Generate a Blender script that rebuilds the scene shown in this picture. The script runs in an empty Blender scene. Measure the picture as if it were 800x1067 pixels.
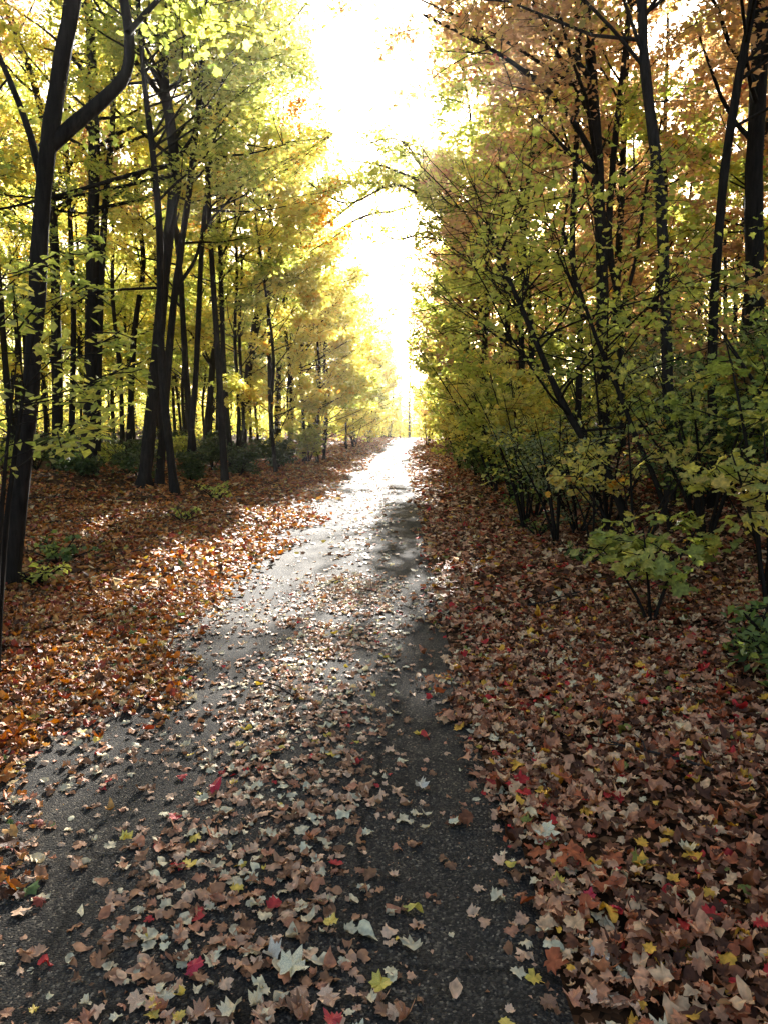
import bpy, math, random
import numpy as np
from mathutils import Vector, Matrix

random.seed(7)
RNG = np.random.default_rng(11)
S = bpy.context.scene
COL = S.collection
R = math.radians

# ------------------------------------------------------------------ camera
CAM_H = 1.6
FPX = 770.0                       # focal length in pixels of the 800 x 1067 photograph
PITCH = math.atan((533.5 - 448.0) / FPX)
YAW = math.atan((414.0 - 400.0) / FPX)
cd = bpy.data.cameras.new('camera')
cam = bpy.data.objects.new('camera', cd)
COL.objects.link(cam)
cam.location = (0, 0, CAM_H)
cam.rotation_euler = (math.pi / 2 - PITCH, 0, YAW)
cd.sensor_fit = 'VERTICAL'
cd.sensor_height = 36.0
cd.lens = 36.0 * FPX / 1067.0
cd.clip_start = 0.05
cd.clip_end = 3000
S.camera = cam
CM = cam.rotation_euler.to_matrix()


def ray(u, v):
    return (CM @ Vector(((u - 400.0) / FPX, -(v - 533.5) / FPX, -1.0)))


def at(u, v, y):
    """world point at distance y along the path, measured off the photograph"""
    d = ray(u, v)
    return np.array((d.x * y / d.y, y, CAM_H + d.z * y / d.y))


# ------------------------------------------------------------------ smooth noise
_G = np.random.default_rng(3).random((256, 256))


def vnoise(x, y):
    x = np.asarray(x, float); y = np.asarray(y, float)
    xi = np.floor(x).astype(int); yi = np.floor(y).astype(int)
    fx = x - xi; fy = y - yi
    fx = fx * fx * (3 - 2 * fx); fy = fy * fy * (3 - 2 * fy)
    g = lambda a, b: _G[a & 255, b & 255]
    return (g(xi, yi) * (1 - fx) + g(xi + 1, yi) * fx) * (1 - fy) + (g(xi, yi + 1) * (1 - fx) + g(xi + 1, yi + 1) * fx) * fy


def sst(a, b, x):
    t = np.clip((np.asarray(x, float) - a) / (b - a), 0, 1)
    return t * t * (3 - 2 * t)


# ------------------------------------------------------------------ terrain
def bend(y):                       # the path drifts to the right far ahead
    y = np.asarray(y, float)
    return 0.0007 * np.clip(y - 24, 0, None) ** 2


def path_l(y):
    return -2.35 + bend(y) + 0.22 * (vnoise(np.asarray(y) * 0.6, 3.3) - .5)


def path_r(y):
    return 0.52 + bend(y) * 1.0 + 0.16 * (vnoise(np.asarray(y) * 0.7, 9.1) - .5)


def gz(x, y):
    x = np.asarray(x, float); y = np.asarray(y, float)
    X = x - bend(y)
    z = 0.75 * sst(26, 80, y) - 1.6 * sst(84, 150, y) * sst(12, 5, np.abs(X)) + 3.0 * sst(60, 130, y) * sst(7, 20, np.abs(X))
    out_l = sst(-2.6, -4.6, X); out_r = sst(1.0, 2.6, X)
    z = z + 0.10 * out_l + 0.38 * sst(-5.0, -9.0, X)
    z = z + 0.12 * out_r + 1.35 * sst(2.3, 5.6, X) + 0.9 * sst(6, 14, X)
    z = z + (0.16 * (vnoise(x * .55, y * .55) - .5) + 0.05 * (vnoise(x * 2.1, y * 2.1) - .5)) * np.maximum(out_l, out_r)
    lo = -0.02 * np.exp(-((X + 1.15) / .25) ** 2) - 0.02 * np.exp(-((X - .2) / .25) ** 2)
    return z + lo


def ground_at(u, v):
    d = ray(u, v)
    lo = 1.0
    for y in np.arange(1.0, 140.0, 0.05):
        x = d.x * y / d.y; z = CAM_H + d.z * y / d.y
        if z <= float(gz(x, y)):
            return np.array((x, y, float(gz(x, y))))
    return np.array((d.x * 140 / d.y, 140.0, 0.0))


# ------------------------------------------------------------------ mesh helpers
def build(name, V, loops, starts, mats, parent=None, mi=None, t=None, smooth=False):
    me = bpy.data.meshes.new(name)
    V = np.asarray(V, np.float32)
    loops = np.asarray(loops, np.int32); starts = np.asarray(starts, np.int32)
    me.vertices.add(len(V)); me.vertices.foreach_set('co', V.ravel())
    me.loops.add(len(loops)); me.loops.foreach_set('vertex_index', loops)
    me.polygons.add(len(starts)); me.polygons.foreach_set('loop_start', starts)
    for m in mats:
        me.materials.append(m)
    if mi is not None:
        me.polygons.foreach_set('material_index', np.asarray(mi, np.int32))
    if smooth:
        me.polygons.foreach_set('use_smooth', np.ones(len(starts), bool))
    if t is not None:
        a = me.attributes.new('tint', 'FLOAT', 'POINT')
        a.data.foreach_set('value', np.asarray(t, np.float32))
    me.update(calc_edges=True)
    me.validate()
    o = bpy.data.objects.new(name, me)
    COL.objects.link(o)
    if parent is not None:
        o.parent = parent
    return o


def tag(o, label, cat, group=None, kind=None):
    o['label'] = label
    o['category'] = cat
    if group:
        o['group'] = group
    if kind:
        o['kind'] = kind
    return o


def empty(name, loc):
    o = bpy.data.objects.new(name, None)
    o.empty_display_size = .2
    COL.objects.link(o)
    o.location = tuple(float(c) for c in loc)
    return o


class Wood:
    """collects tapered tubes"""
    def __init__(s):
        s.V = []; s.L = []; s.S = []; s.n = 0; s.nl = 0

    def tube(s, P, rad, sides=6, rough=0.0):
        P = np.asarray(P, float); n = len(P)
        rad = np.asarray(rad, float)
        T = np.gradient(P, axis=0)
        T /= np.linalg.norm(T, axis=1, keepdims=True) + 1e-9
        ref = np.array((1., 0, 0)) if abs(T[:, 0]).mean() < .7 else np.array((0, 1., 0))
        A = np.cross(T, ref); A /= np.linalg.norm(A, axis=1, keepdims=True) + 1e-9
        B = np.cross(T, A)
        th = np.arange(sides) * 2 * math.pi / sides
        k = rad[:, None] * (1 + (rough * RNG.normal(size=(n, sides)) if rough else 0))
        V = P[:, None, :] + A[:, None, :] * (np.cos(th) * k)[:, :, None] + B[:, None, :] * (np.sin(th) * k)[:, :, None]
        V = V.reshape(-1, 3)
        i = np.arange(n - 1)[:, None] * sides; j = np.arange(sides)[None, :]; j2 = (j + 1) % sides
        q = np.stack([i + j, i + j2, i + sides + j2, i + sides + j], -1).reshape(-1)
        s.V.append(V); s.L.append(q + s.n)
        nq = (n - 1) * sides
        s.S.append(np.arange(nq) * 4 + s.nl)
        s.n += len(V); s.nl += nq * 4

    def build(s, name, mat, parent=None, origin=(0, 0, 0)):
        return build(name, np.concatenate(s.V) - np.asarray(origin), np.concatenate(s.L), np.concatenate(s.S), [mat], parent, smooth=True)


def tpl_maple(lobes):
    """maple leaf: fan of triangles round the leaf's heart; stem along -y"""
    out = [(0, -.02), (.16, -.12), (.38, -.18), (.44, .0), (.70, .08), (.62, .24), (.76, .46), (.52, .46), (.42, .66), (.27, .60), (.17, .80), (0, 1.0)]
    o = out + [(-x, y) for x, y in out[-2:0:-1]]
    o = [(x * .62, y * .8 - .2) for x, y in o]
    V = np.array([(0, .05, 0)] + [(x, y, 0) for x, y in o], float)
    n = len(o)
    F = [(0, 1 + i, 1 + (i + 1) % n) for i in range(n)]
    return V, np.array(F)


def tpl_lobed():
    V = np.array([(0, -.5, 0), (-.42, -.08, .1), (-.17, .1, .04), (0, .5, -.05), (.17, .1, .04), (.42, -.08, .1)], float)
    return V, np.array([(0, 3, 2, 1), (0, 5, 4, 3)])


def tpl_oval():
    V = np.array([(0, -.5, 0), (-.27, .0, .09), (0, .5, -.06), (.27, .0, .09)], float)
    return V, np.array([(0, 2, 1), (0, 3, 2)])


def tpl_ovate():
    o = [(0, -.5), (.16, -.42), (.28, -.22), (.30, .0), (.23, .22), (.11, .40), (0, .56), (-.11, .40), (-.23, .22), (-.30, .0), (-.28, -.22), (-.16, -.42)]
    V = np.array([(0, 0, -.05)] + [(x, y, .10 * abs(x)) for x, y in o], float)
    return V, np.array([(0, 1 + i, 1 + (i + 1) % len(o)) for i in range(len(o))])


TPL = {'ovate': tpl_ovate(), 'maple': tpl_maple(5), 'lobed': tpl_lobed(), 'oval': tpl_oval()}


def leaf_arrays(P, size, tilt, kind, curl=0.0, flat=False, yaw=None):
    """vertices, loops, starts for many leaves: random heading, tilt about the horizontal"""
    V0, F0 = TPL[kind]
    N = len(P); K = len(V0)
    yaw = RNG.random(N) * 2 * math.pi if yaw is None else yaw
    pit = RNG.normal(size=N) * tilt[0] + tilt[1]
    rol = RNG.normal(size=N) * tilt[0]
    L = np.repeat(V0[None], N, 0) * size[:, None, None]
    if curl:
        r2 = (V0[:, 0] ** 2 + V0[:, 1] ** 2)[None, :]
        c = RNG.normal(size=(N, 1)) * curl
        c2 = RNG.normal(size=(N, 1)) * curl
        L[:, :, 2] += (c * r2 * 2 + c2 * V0[None, :, 0] * V0[None, :, 1] * 3 + RNG.normal(size=(N, K)) * curl * .18) * size[:, None]
    L = L * (1 + RNG.normal(size=(N, 1, 3)) * np.array((.14, .10, 0)))
    cx, sx = np.cos(pit)[:, None], np.sin(pit)[:, None]
    x, y, z = L[:, :, 0], L[:, :, 1], L[:, :, 2]
    y, z = y * cx - z * sx, y * sx + z * cx
    cr, sr = np.cos(rol)[:, None], np.sin(rol)[:, None]
    x, z = x * cr + z * sr, -x * sr + z * cr
    cw, sw = np.cos(yaw)[:, None], np.sin(yaw)[:, None]
    x, y = x * cw - y * sw, x * sw + y * cw
    V = np.stack([x, y, z], -1) + P[:, None, :]
    fk = F0.shape[1]
    loops = (F0.reshape(1, -1) + (np.arange(N) * K)[:, None]).reshape(-1)
    starts = np.arange(N * len(F0)) * fk
    return V, loops, starts, K


def leaf_mesh(name, P, size, tilt, kind, mat, parent=None, origin=(0, 0, 0), curl=0.0, t=None):
    P = np.asarray(P, float)
    V, loops, starts, K = leaf_arrays(P, size, tilt, kind, curl)
    if t is None:
        t = RNG.random(len(P))
    return build(name, V.reshape(-1, 3) - np.asarray(origin), loops, starts, [mat], parent, t=np.repeat(t, K))


# ------------------------------------------------------------------ materials
def nt(name):
    m = bpy.data.materials.new(name)
    m.use_nodes = True
    n = m.node_tree.nodes; n.clear()
    out = n.new('ShaderNodeOutputMaterial')
    return m, n, m.node_tree.links, out


def ramp(n, stops, mode='LINEAR'):
    r = n.new('ShaderNodeValToRGB')
    r.color_ramp.interpolation = mode
    e = r.color_ramp.elements
    while len(e) > 1:
        e.remove(e[-1])
    e[0].position = stops[0][0]; e[0].color = (*stops[0][1], 1)
    for p, c in stops[1:]:
        k = e.new(p); k.color = (*c, 1)
    return r


def leaf_mat(name, stops, trans=.5, rough=.45, mode='LINEAR', tgain=1.25, spec=.35, mottled=False):
    m, n, l, out = nt(name)
    a = n.new('ShaderNodeAttribute'); a.attribute_name = 'tint'
    r = ramp(n, stops, mode)
    l.new(a.outputs['Fac'], r.inputs[0])
    col = r.outputs[0]
    if mottled:
        tc = n.new('ShaderNodeTexCoord')
        nz = n.new('ShaderNodeTexNoise'); nz.inputs['Scale'].default_value = 38; nz.inputs['Detail'].default_value = 3
        l.new(tc.outputs['Object'], nz.inputs['Vector'])
        h = n.new('ShaderNodeHueSaturation')
        mr = n.new('ShaderNodeMapRange'); mr.inputs[1].default_value = .3; mr.inputs[2].default_value = .7; mr.inputs[3].default_value = .55; mr.inputs[4].default_value = 1.25
        l.new(nz.outputs[0], mr.inputs[0]); l.new(mr.outputs[0], h.inputs['Value']); l.new(col, h.inputs['Color'])
        col = h.outputs[0]
    p = n.new('ShaderNodeBsdfPrincipled')
    p.inputs['Roughness'].default_value = rough
    p.inputs['Specular IOR Level'].default_value = spec
    l.new(col, p.inputs['Base Color'])
    if trans > 0:
        tr = n.new('ShaderNodeBsdfTranslucent')
        g = n.new('ShaderNodeHueSaturation'); g.inputs['Value'].default_value = tgain; g.inputs['Saturation'].default_value = 1.1
        l.new(col, g.inputs['Color']); l.new(g.outputs[0], tr.inputs['Color'])
        mx = n.new('ShaderNodeMixShader'); mx.inputs[0].default_value = trans
        l.new(p.outputs[0], mx.inputs[1]); l.new(tr.outputs[0], mx.inputs[2])
        l.new(mx.outputs[0], out.inputs['Surface'])
    else:
        l.new(p.outputs[0], out.inputs['Surface'])
    return m


YEL = [(0, (.34, .38, .09)), (.25, (.58, .56, .15)), (.6, (.70, .62, .17)), (.88, (.70, .52, .14)), (1, (.60, .30, .07))]
YGR = [(0, (.15, .20, .05)), (.3, (.34, .39, .09)), (.65, (.54, .54, .14)), (.9, (.66, .58, .15)), (1, (.62, .38, .08))]
GRN = [(0, (.06, .10, .03)), (.5, (.13, .19, .05)), (.85, (.28, .33, .09)), (1, (.50, .48, .11))]
RUS = [(0, (.26, .26, .08)), (.2, (.40, .24, .12)), (.42, (.54, .34, .18)), (.62, (.60, .40, .20)), (.84, (.58, .47, .15)), (.93, (.56, .28, .14)), (1, (.48, .15, .09))]
ORA = [(0, (.28, .10, .03)), (.4, (.48, .20, .03)), (.8, (.58, .33, .05)), (1, (.5, .08, .02))]
PALE = [(0, (.13, .17, .08)), (.5, (.28, .32, .16)), (1, (.48, .48, .26))]
M = {
    'yellow': leaf_mat('yellow_leaves', YEL, .68, spec=.2),
    'yellow_green': leaf_mat('yellow_green_leaves', YGR, .68, spec=.2),
    'green': leaf_mat('green_leaves', GRN, .5, spec=.3),
    'rust': leaf_mat('rust_leaves', RUS, .66, spec=.2),
    'orange': leaf_mat('orange_leaves', ORA, .66, spec=.2),
    'pale': leaf_mat('pale_green_leaves', PALE, .5, spec=.3),
}
LIT_R = [(0, (0.108, 0.040, 0.018)), (.22, (0.228, 0.082, 0.035)), (.34, (0.496, 0.217, 0.109)), (.50, (0.660, 0.326, 0.168)), (.62, (0.760, 0.470, 0.248)), (.78, (0.450, 0.120, 0.044)), (.88, (0.760, 0.601, 0.327)), (.915, (0.750, 0.398, 0.050)), (.953, (0.540, 0.036, 0.030)), (.985, (0.240, 0.241, 0.050))]
LIT_L = [(0, (0.100, 0.042, 0.018)), (.18, (0.300, 0.094, 0.029)), (.36, (0.420, 0.147, 0.035)), (.54, (0.500, 0.199, 0.048)), (.68, (0.550, 0.294, 0.095)), (.80, (0.300, 0.063, 0.035)), (.90, (0.550, 0.399, 0.190)), (.96, (0.480, 0.336, 0.059)), (.985, (0.140, 0.199, 0.059))]
LIT_P = [(0, (0.245, 0.119, 0.058)), (.14, (0.432, 0.213, 0.105)), (.30, (0.606, 0.346, 0.200)), (.48, (0.740, 0.478, 0.293)), (.64, (0.740, 0.612, 0.376)), (.78, (0.520, 0.226, 0.118)), (.88, (0.740, 0.660, 0.423)), (.95, (0.740, 0.532, 0.094)), (.98, (0.548, 0.054, 0.047))]
M['shaded_green'] = leaf_mat('shaded_green_leaves', [(0, (.03, .05, .015)), (.6, (.06, .09, .025)), (1, (.13, .15, .04))], .3, spec=.2)  # green leaves darkened: the shade on the wood's bushes is put into their colour
M['litter_r'] = leaf_mat('brown_fallen_leaves', LIT_R, .15, .6, 'CONSTANT', 1.0, .22, True)
M['litter_l'] = leaf_mat('rust_fallen_leaves', LIT_L, .2, .6, 'CONSTANT', 1.0, .2, True)
M['litter_p'] = leaf_mat('pale_fallen_leaves', LIT_P, .15, .6, 'CONSTANT', 1.0, .22, True)


def bark_mat(name, c0, c1):
    m, n, l, out = nt(name)
    tc = n.new('ShaderNodeTexCoord')
    mp = n.new('ShaderNodeMapping'); mp.inputs['Scale'].default_value = (14, 14, 2.2)
    l.new(tc.outputs['Object'], mp.inputs[0])
    nz = n.new('ShaderNodeTexNoise'); nz.inputs['Scale'].default_value = 1.6; nz.inputs['Detail'].default_value = 6; nz.inputs['Roughness'].default_value = .65
    l.new(mp.outputs[0], nz.inputs['Vector'])
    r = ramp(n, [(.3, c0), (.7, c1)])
    l.new(nz.outputs[0], r.inputs[0])
    b = n.new('ShaderNodeBump'); b.inputs['Strength'].default_value = .8; b.inputs['Distance'].default_value = .02
    l.new(nz.outputs[0], b.inputs['Height'])
    p = n.new('ShaderNodeBsdfPrincipled'); p.inputs['Roughness'].default_value = .85; p.inputs['Specular IOR Level'].default_value = .05
    l.new(r.outputs[0], p.inputs['Base Color']); l.new(b.outputs[0], p.inputs['Normal'])
    l.new(p.outputs[0], out.inputs['Surface'])
    return m


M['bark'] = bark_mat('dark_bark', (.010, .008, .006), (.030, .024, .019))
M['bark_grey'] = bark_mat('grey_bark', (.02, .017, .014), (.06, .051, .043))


def asphalt_mat():
    m, n, l, out = nt('worn_asphalt')
    tc = n.new('ShaderNodeTexCoord')
    # aggregate
    v = n.new('ShaderNodeTexVoronoi'); v.inputs['Scale'].default_value = 130
    l.new(tc.outputs['Object'], v.inputs['Vector'])
    nz = n.new('ShaderNodeTexNoise'); nz.inputs['Scale'].default_value = 1.3; nz.inputs['Detail'].default_value = 5
    l.new(tc.outputs['Object'], nz.inputs['Vector'])
    fine = n.new('ShaderNodeTexNoise'); fine.inputs['Scale'].default_value = 160; fine.inputs['Detail'].default_value = 2
    l.new(tc.outputs['Object'], fine.inputs['Vector'])
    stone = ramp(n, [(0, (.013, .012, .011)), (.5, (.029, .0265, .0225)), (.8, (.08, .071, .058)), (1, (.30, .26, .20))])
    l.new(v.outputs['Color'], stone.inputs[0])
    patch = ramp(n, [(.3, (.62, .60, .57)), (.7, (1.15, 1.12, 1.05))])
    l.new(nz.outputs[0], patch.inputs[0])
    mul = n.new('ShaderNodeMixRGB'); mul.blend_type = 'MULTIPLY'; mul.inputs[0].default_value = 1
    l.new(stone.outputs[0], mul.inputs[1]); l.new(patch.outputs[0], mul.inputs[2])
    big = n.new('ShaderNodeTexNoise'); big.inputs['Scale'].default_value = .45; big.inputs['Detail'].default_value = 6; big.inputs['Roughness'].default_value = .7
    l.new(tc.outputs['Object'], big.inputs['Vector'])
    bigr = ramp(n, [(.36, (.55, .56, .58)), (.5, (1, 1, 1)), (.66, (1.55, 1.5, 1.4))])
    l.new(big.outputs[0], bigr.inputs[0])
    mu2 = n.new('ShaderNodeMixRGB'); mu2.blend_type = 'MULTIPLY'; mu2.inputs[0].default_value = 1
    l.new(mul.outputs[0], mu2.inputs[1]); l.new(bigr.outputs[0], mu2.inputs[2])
    wob = n.new('ShaderNodeMixRGB'); wob.blend_type = 'ADD'; wob.inputs[0].default_value = .35
    l.new(tc.outputs['Object'], wob.inputs[1]); l.new(nz.outputs['Color'], wob.inputs[2])
    ck = n.new('ShaderNodeTexVoronoi'); ck.feature = 'DISTANCE_TO_EDGE'; ck.inputs['Scale'].default_value = .8
    l.new(wob.outputs[0], ck.inputs['Vector'])
    ckr = ramp(n, [(0, (.25, .25, .25)), (.008, (.45, .45, .45)), (.014, (1, 1, 1))])
    l.new(ck.outputs['Distance'], ckr.inputs[0])
    mu3 = n.new('ShaderNodeMixRGB'); mu3.blend_type = 'MULTIPLY'; mu3.inputs[0].default_value = .8
    l.new(mu2.outputs[0], mu3.inputs[1]); l.new(ckr.outputs[0], mu3.inputs[2])
    mul = mu3
    b1 = n.new('ShaderNodeBump'); b1.inputs['Strength'].default_value = .8; b1.inputs['Distance'].default_value = .007; b1.invert = True
    l.new(v.outputs['Distance'], b1.inputs['Height'])
    b2 = n.new('ShaderNodeBump'); b2.inputs['Strength'].default_value = .4; b2.inputs['Distance'].default_value = .004
    l.new(fine.outputs[0], b2.inputs['Height']); l.new(b1.outputs[0], b2.inputs['Normal'])
    p = n.new('ShaderNodeBsdfPrincipled'); p.inputs['Roughness'].default_value = .92; p.inputs['Specular IOR Level'].default_value = .2
    l.new(mul.outputs[0], p.inputs['Base Color']); l.new(b2.outputs[0], p.inputs['Normal'])
    l.new(p.outputs[0], out.inputs['Surface'])
    return m


def soil_mat():
    m, n, l, out = nt('forest_floor')
    tc = n.new('ShaderNodeTexCoord')
    v = n.new('ShaderNodeTexVoronoi'); v.inputs['Scale'].default_value = 34; v.inputs['Randomness'].default_value = 1
    nz = n.new('ShaderNodeTexNoise'); nz.inputs['Scale'].default_value = 6; nz.inputs['Detail'].default_value = 4
    l.new(tc.outputs['Object'], nz.inputs['Vector'])
    l.new(tc.outputs['Object'], v.inputs['Vector'])
    sp = n.new('ShaderNodeSeparateColor'); l.new(v.outputs['Color'], sp.inputs[0])
    r = ramp(n, [(0, (.018, .011, .007)), (.4, (.04, .022, .012)), (.65, (.08, .038, .019)), (.88, (.14, .068, .034)), (1, (.21, .125, .065))])
    l.new(sp.outputs[0], r.inputs[0])
    r2 = ramp(n, [(.3, (.5, .48, .45)), (.7, (1.1, 1.08, 1.0))])
    l.new(nz.outputs[0], r2.inputs[0])
    mul = n.new('ShaderNodeMixRGB'); mul.blend_type = 'MULTIPLY'; mul.inputs[0].default_value = 1
    l.new(r.outputs[0], mul.inputs[1]); l.new(r2.outputs[0], mul.inputs[2])
    b = n.new('ShaderNodeBump'); b.inputs['Strength'].default_value = 1; b.inputs['Distance'].default_value = .05
    l.new(sp.outputs[1], b.inputs['Height'])
    p = n.new('ShaderNodeBsdfPrincipled'); p.inputs['Roughness'].default_value = 1; p.inputs['Specular IOR Level'].default_value = .03
    l.new(mul.outputs[0], p.inputs['Base Color']); l.new(b.outputs[0], p.inputs['Normal'])
    l.new(p.outputs[0], out.inputs['Surface'])
    return m


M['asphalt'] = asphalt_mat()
M['soil'] = soil_mat()


# ------------------------------------------------------------------ ground and path
def sheet(name, xs, ys, zf, mat):
    X, Y = np.meshgrid(xs, ys)
    if callable(zf):
        Z = zf(X, Y)
    V = np.stack([X, Y, Z], -1).reshape(-1, 3)
    nx, ny = len(xs), len(ys)
    i = (np.arange(ny - 1)[:, None] * nx + np.arange(nx - 1)[None, :]).reshape(-1)
    q = np.stack([i, i + 1, i + nx + 1, i + nx], -1)
    return build(name, V, q.reshape(-1), np.arange(len(q)) * 4, [mat], smooth=True)


def under_path(X, Y):
    """the ground sheet dips a little under the asphalt so that nothing pokes through"""
    z = gz(X, Y)
    inside = (X > path_l(Y) + .12) & (X < path_r(Y) - .10) & (Y < 150)
    return np.where(inside, z - .03, z)


xs = np.concatenate([np.linspace(-900, -60, 10), np.linspace(-50, -12, 34), np.linspace(-11.5, 11.5, 140), np.linspace(12, 50, 34), np.linspace(60, 900, 10)])
ys = np.concatenate([np.linspace(-300, -20, 6), np.linspace(-15, 0, 12), np.linspace(.2, 30, 180), np.linspace(30.5, 90, 120), np.linspace(92, 160, 35), np.linspace(180, 2000, 10)])
g = sheet('ground', xs, ys, under_path, M['soil'])
tag(g, 'brown forest floor of soil and old leaves under the trees', 'ground', kind='structure')

py = np.concatenate([np.arange(-12, 30, .2), np.arange(30, 150, .6)])
pu = np.linspace(0, 1, 25)
PX = path_l(py)[:, None] * (1 - pu)[None] + path_r(py)[:, None] * pu[None]
PY = np.repeat(py[:, None], 25, 1)
PZ = gz(PX, PY) + .012
PZ[:, 0] -= .04; PZ[:, -1] -= .04
i = (np.arange(len(py) - 1)[:, None] * 25 + np.arange(24)[None, :]).reshape(-1)
q = np.stack([i, i + 1, i + 26, i + 25], -1)
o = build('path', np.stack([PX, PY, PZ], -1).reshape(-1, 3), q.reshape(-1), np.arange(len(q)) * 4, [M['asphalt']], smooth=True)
tag(o, 'worn grey asphalt lane running straight through the autumn woods', 'path', kind='structure')


# ------------------------------------------------------------------ the open corridor over the lane
def corridor(P):
    """True where branches over the lane have been cut or never grew (kept clear)"""
    x = P[:, 0] - bend(P[:, 1]); y = P[:, 1]; z = P[:, 2] - 1.6
    left = np.where(y < 16, -2.4, np.where(y < 24, -1.9, -1.1))
    left = np.minimum(left, -z / 4.4)
    right = np.where(y < 18, .34, np.where(y < 21, .2, .07)) * z + .1
    right = np.where((y < 18) & (z > 4.6), 1.66 - .45 * (z - 4.6), right)
    right = np.maximum(right, np.where(y < 12, .5, .35))
    low = z < 1.0
    left = np.where(low, -2.7, left); right = np.where(low, np.maximum(right, 1.2), right)
    return (x > left) & (x < right)


# ------------------------------------------------------------------ plant generator
def smooth_line(P, n):
    P = np.asarray(P, float)
    if len(P) < 3:
        t = np.linspace(0, 1, n)[:, None]
        return P[0] * (1 - t) + P[-1] * t
    d = np.concatenate([[0], np.cumsum(np.linalg.norm(np.diff(P, axis=0), axis=1))])
    t = np.linspace(0, d[-1], n)
    # catmull-rom through the points
    out = []
    for tt in t:
        k = min(max(int(np.searchsorted(d, tt) - 1), 0), len(P) - 2)
        f = (tt - d[k]) / max(d[k + 1] - d[k], 1e-6)
        p0 = P[max(k - 1, 0)]; p1 = P[k]; p2 = P[k + 1]; p3 = P[min(k + 2, len(P) - 1)]
        out.append(.5 * ((2 * p1) + (-p0 + p2) * f + (2 * p0 - 5 * p1 + 4 * p2 - p3) * f * f + (-p0 + 3 * p1 - 3 * p2 + p3) * f ** 3))
    return np.array(out)


def grow(start, az, el, length, r0, w, rng, npt=6, up=.25, wob=.12, sides=5):
    """one branch: returns its points"""
    d = np.array((math.cos(az) * math.cos(el), math.sin(az) * math.cos(el), math.sin(el)))
    P = [np.array(start, float)]
    st = length / (npt - 1)
    for k in range(npt - 1):
        d = d + np.array((0, 0, up * .25)) + rng.normal(size=3) * wob
        d /= np.linalg.norm(d)
        P.append(P[-1] + d * st)
    P = np.array(P)
    w.tube(P, np.linspace(r0, max(r0 * .25, .004), npt), sides)
    return P


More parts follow.
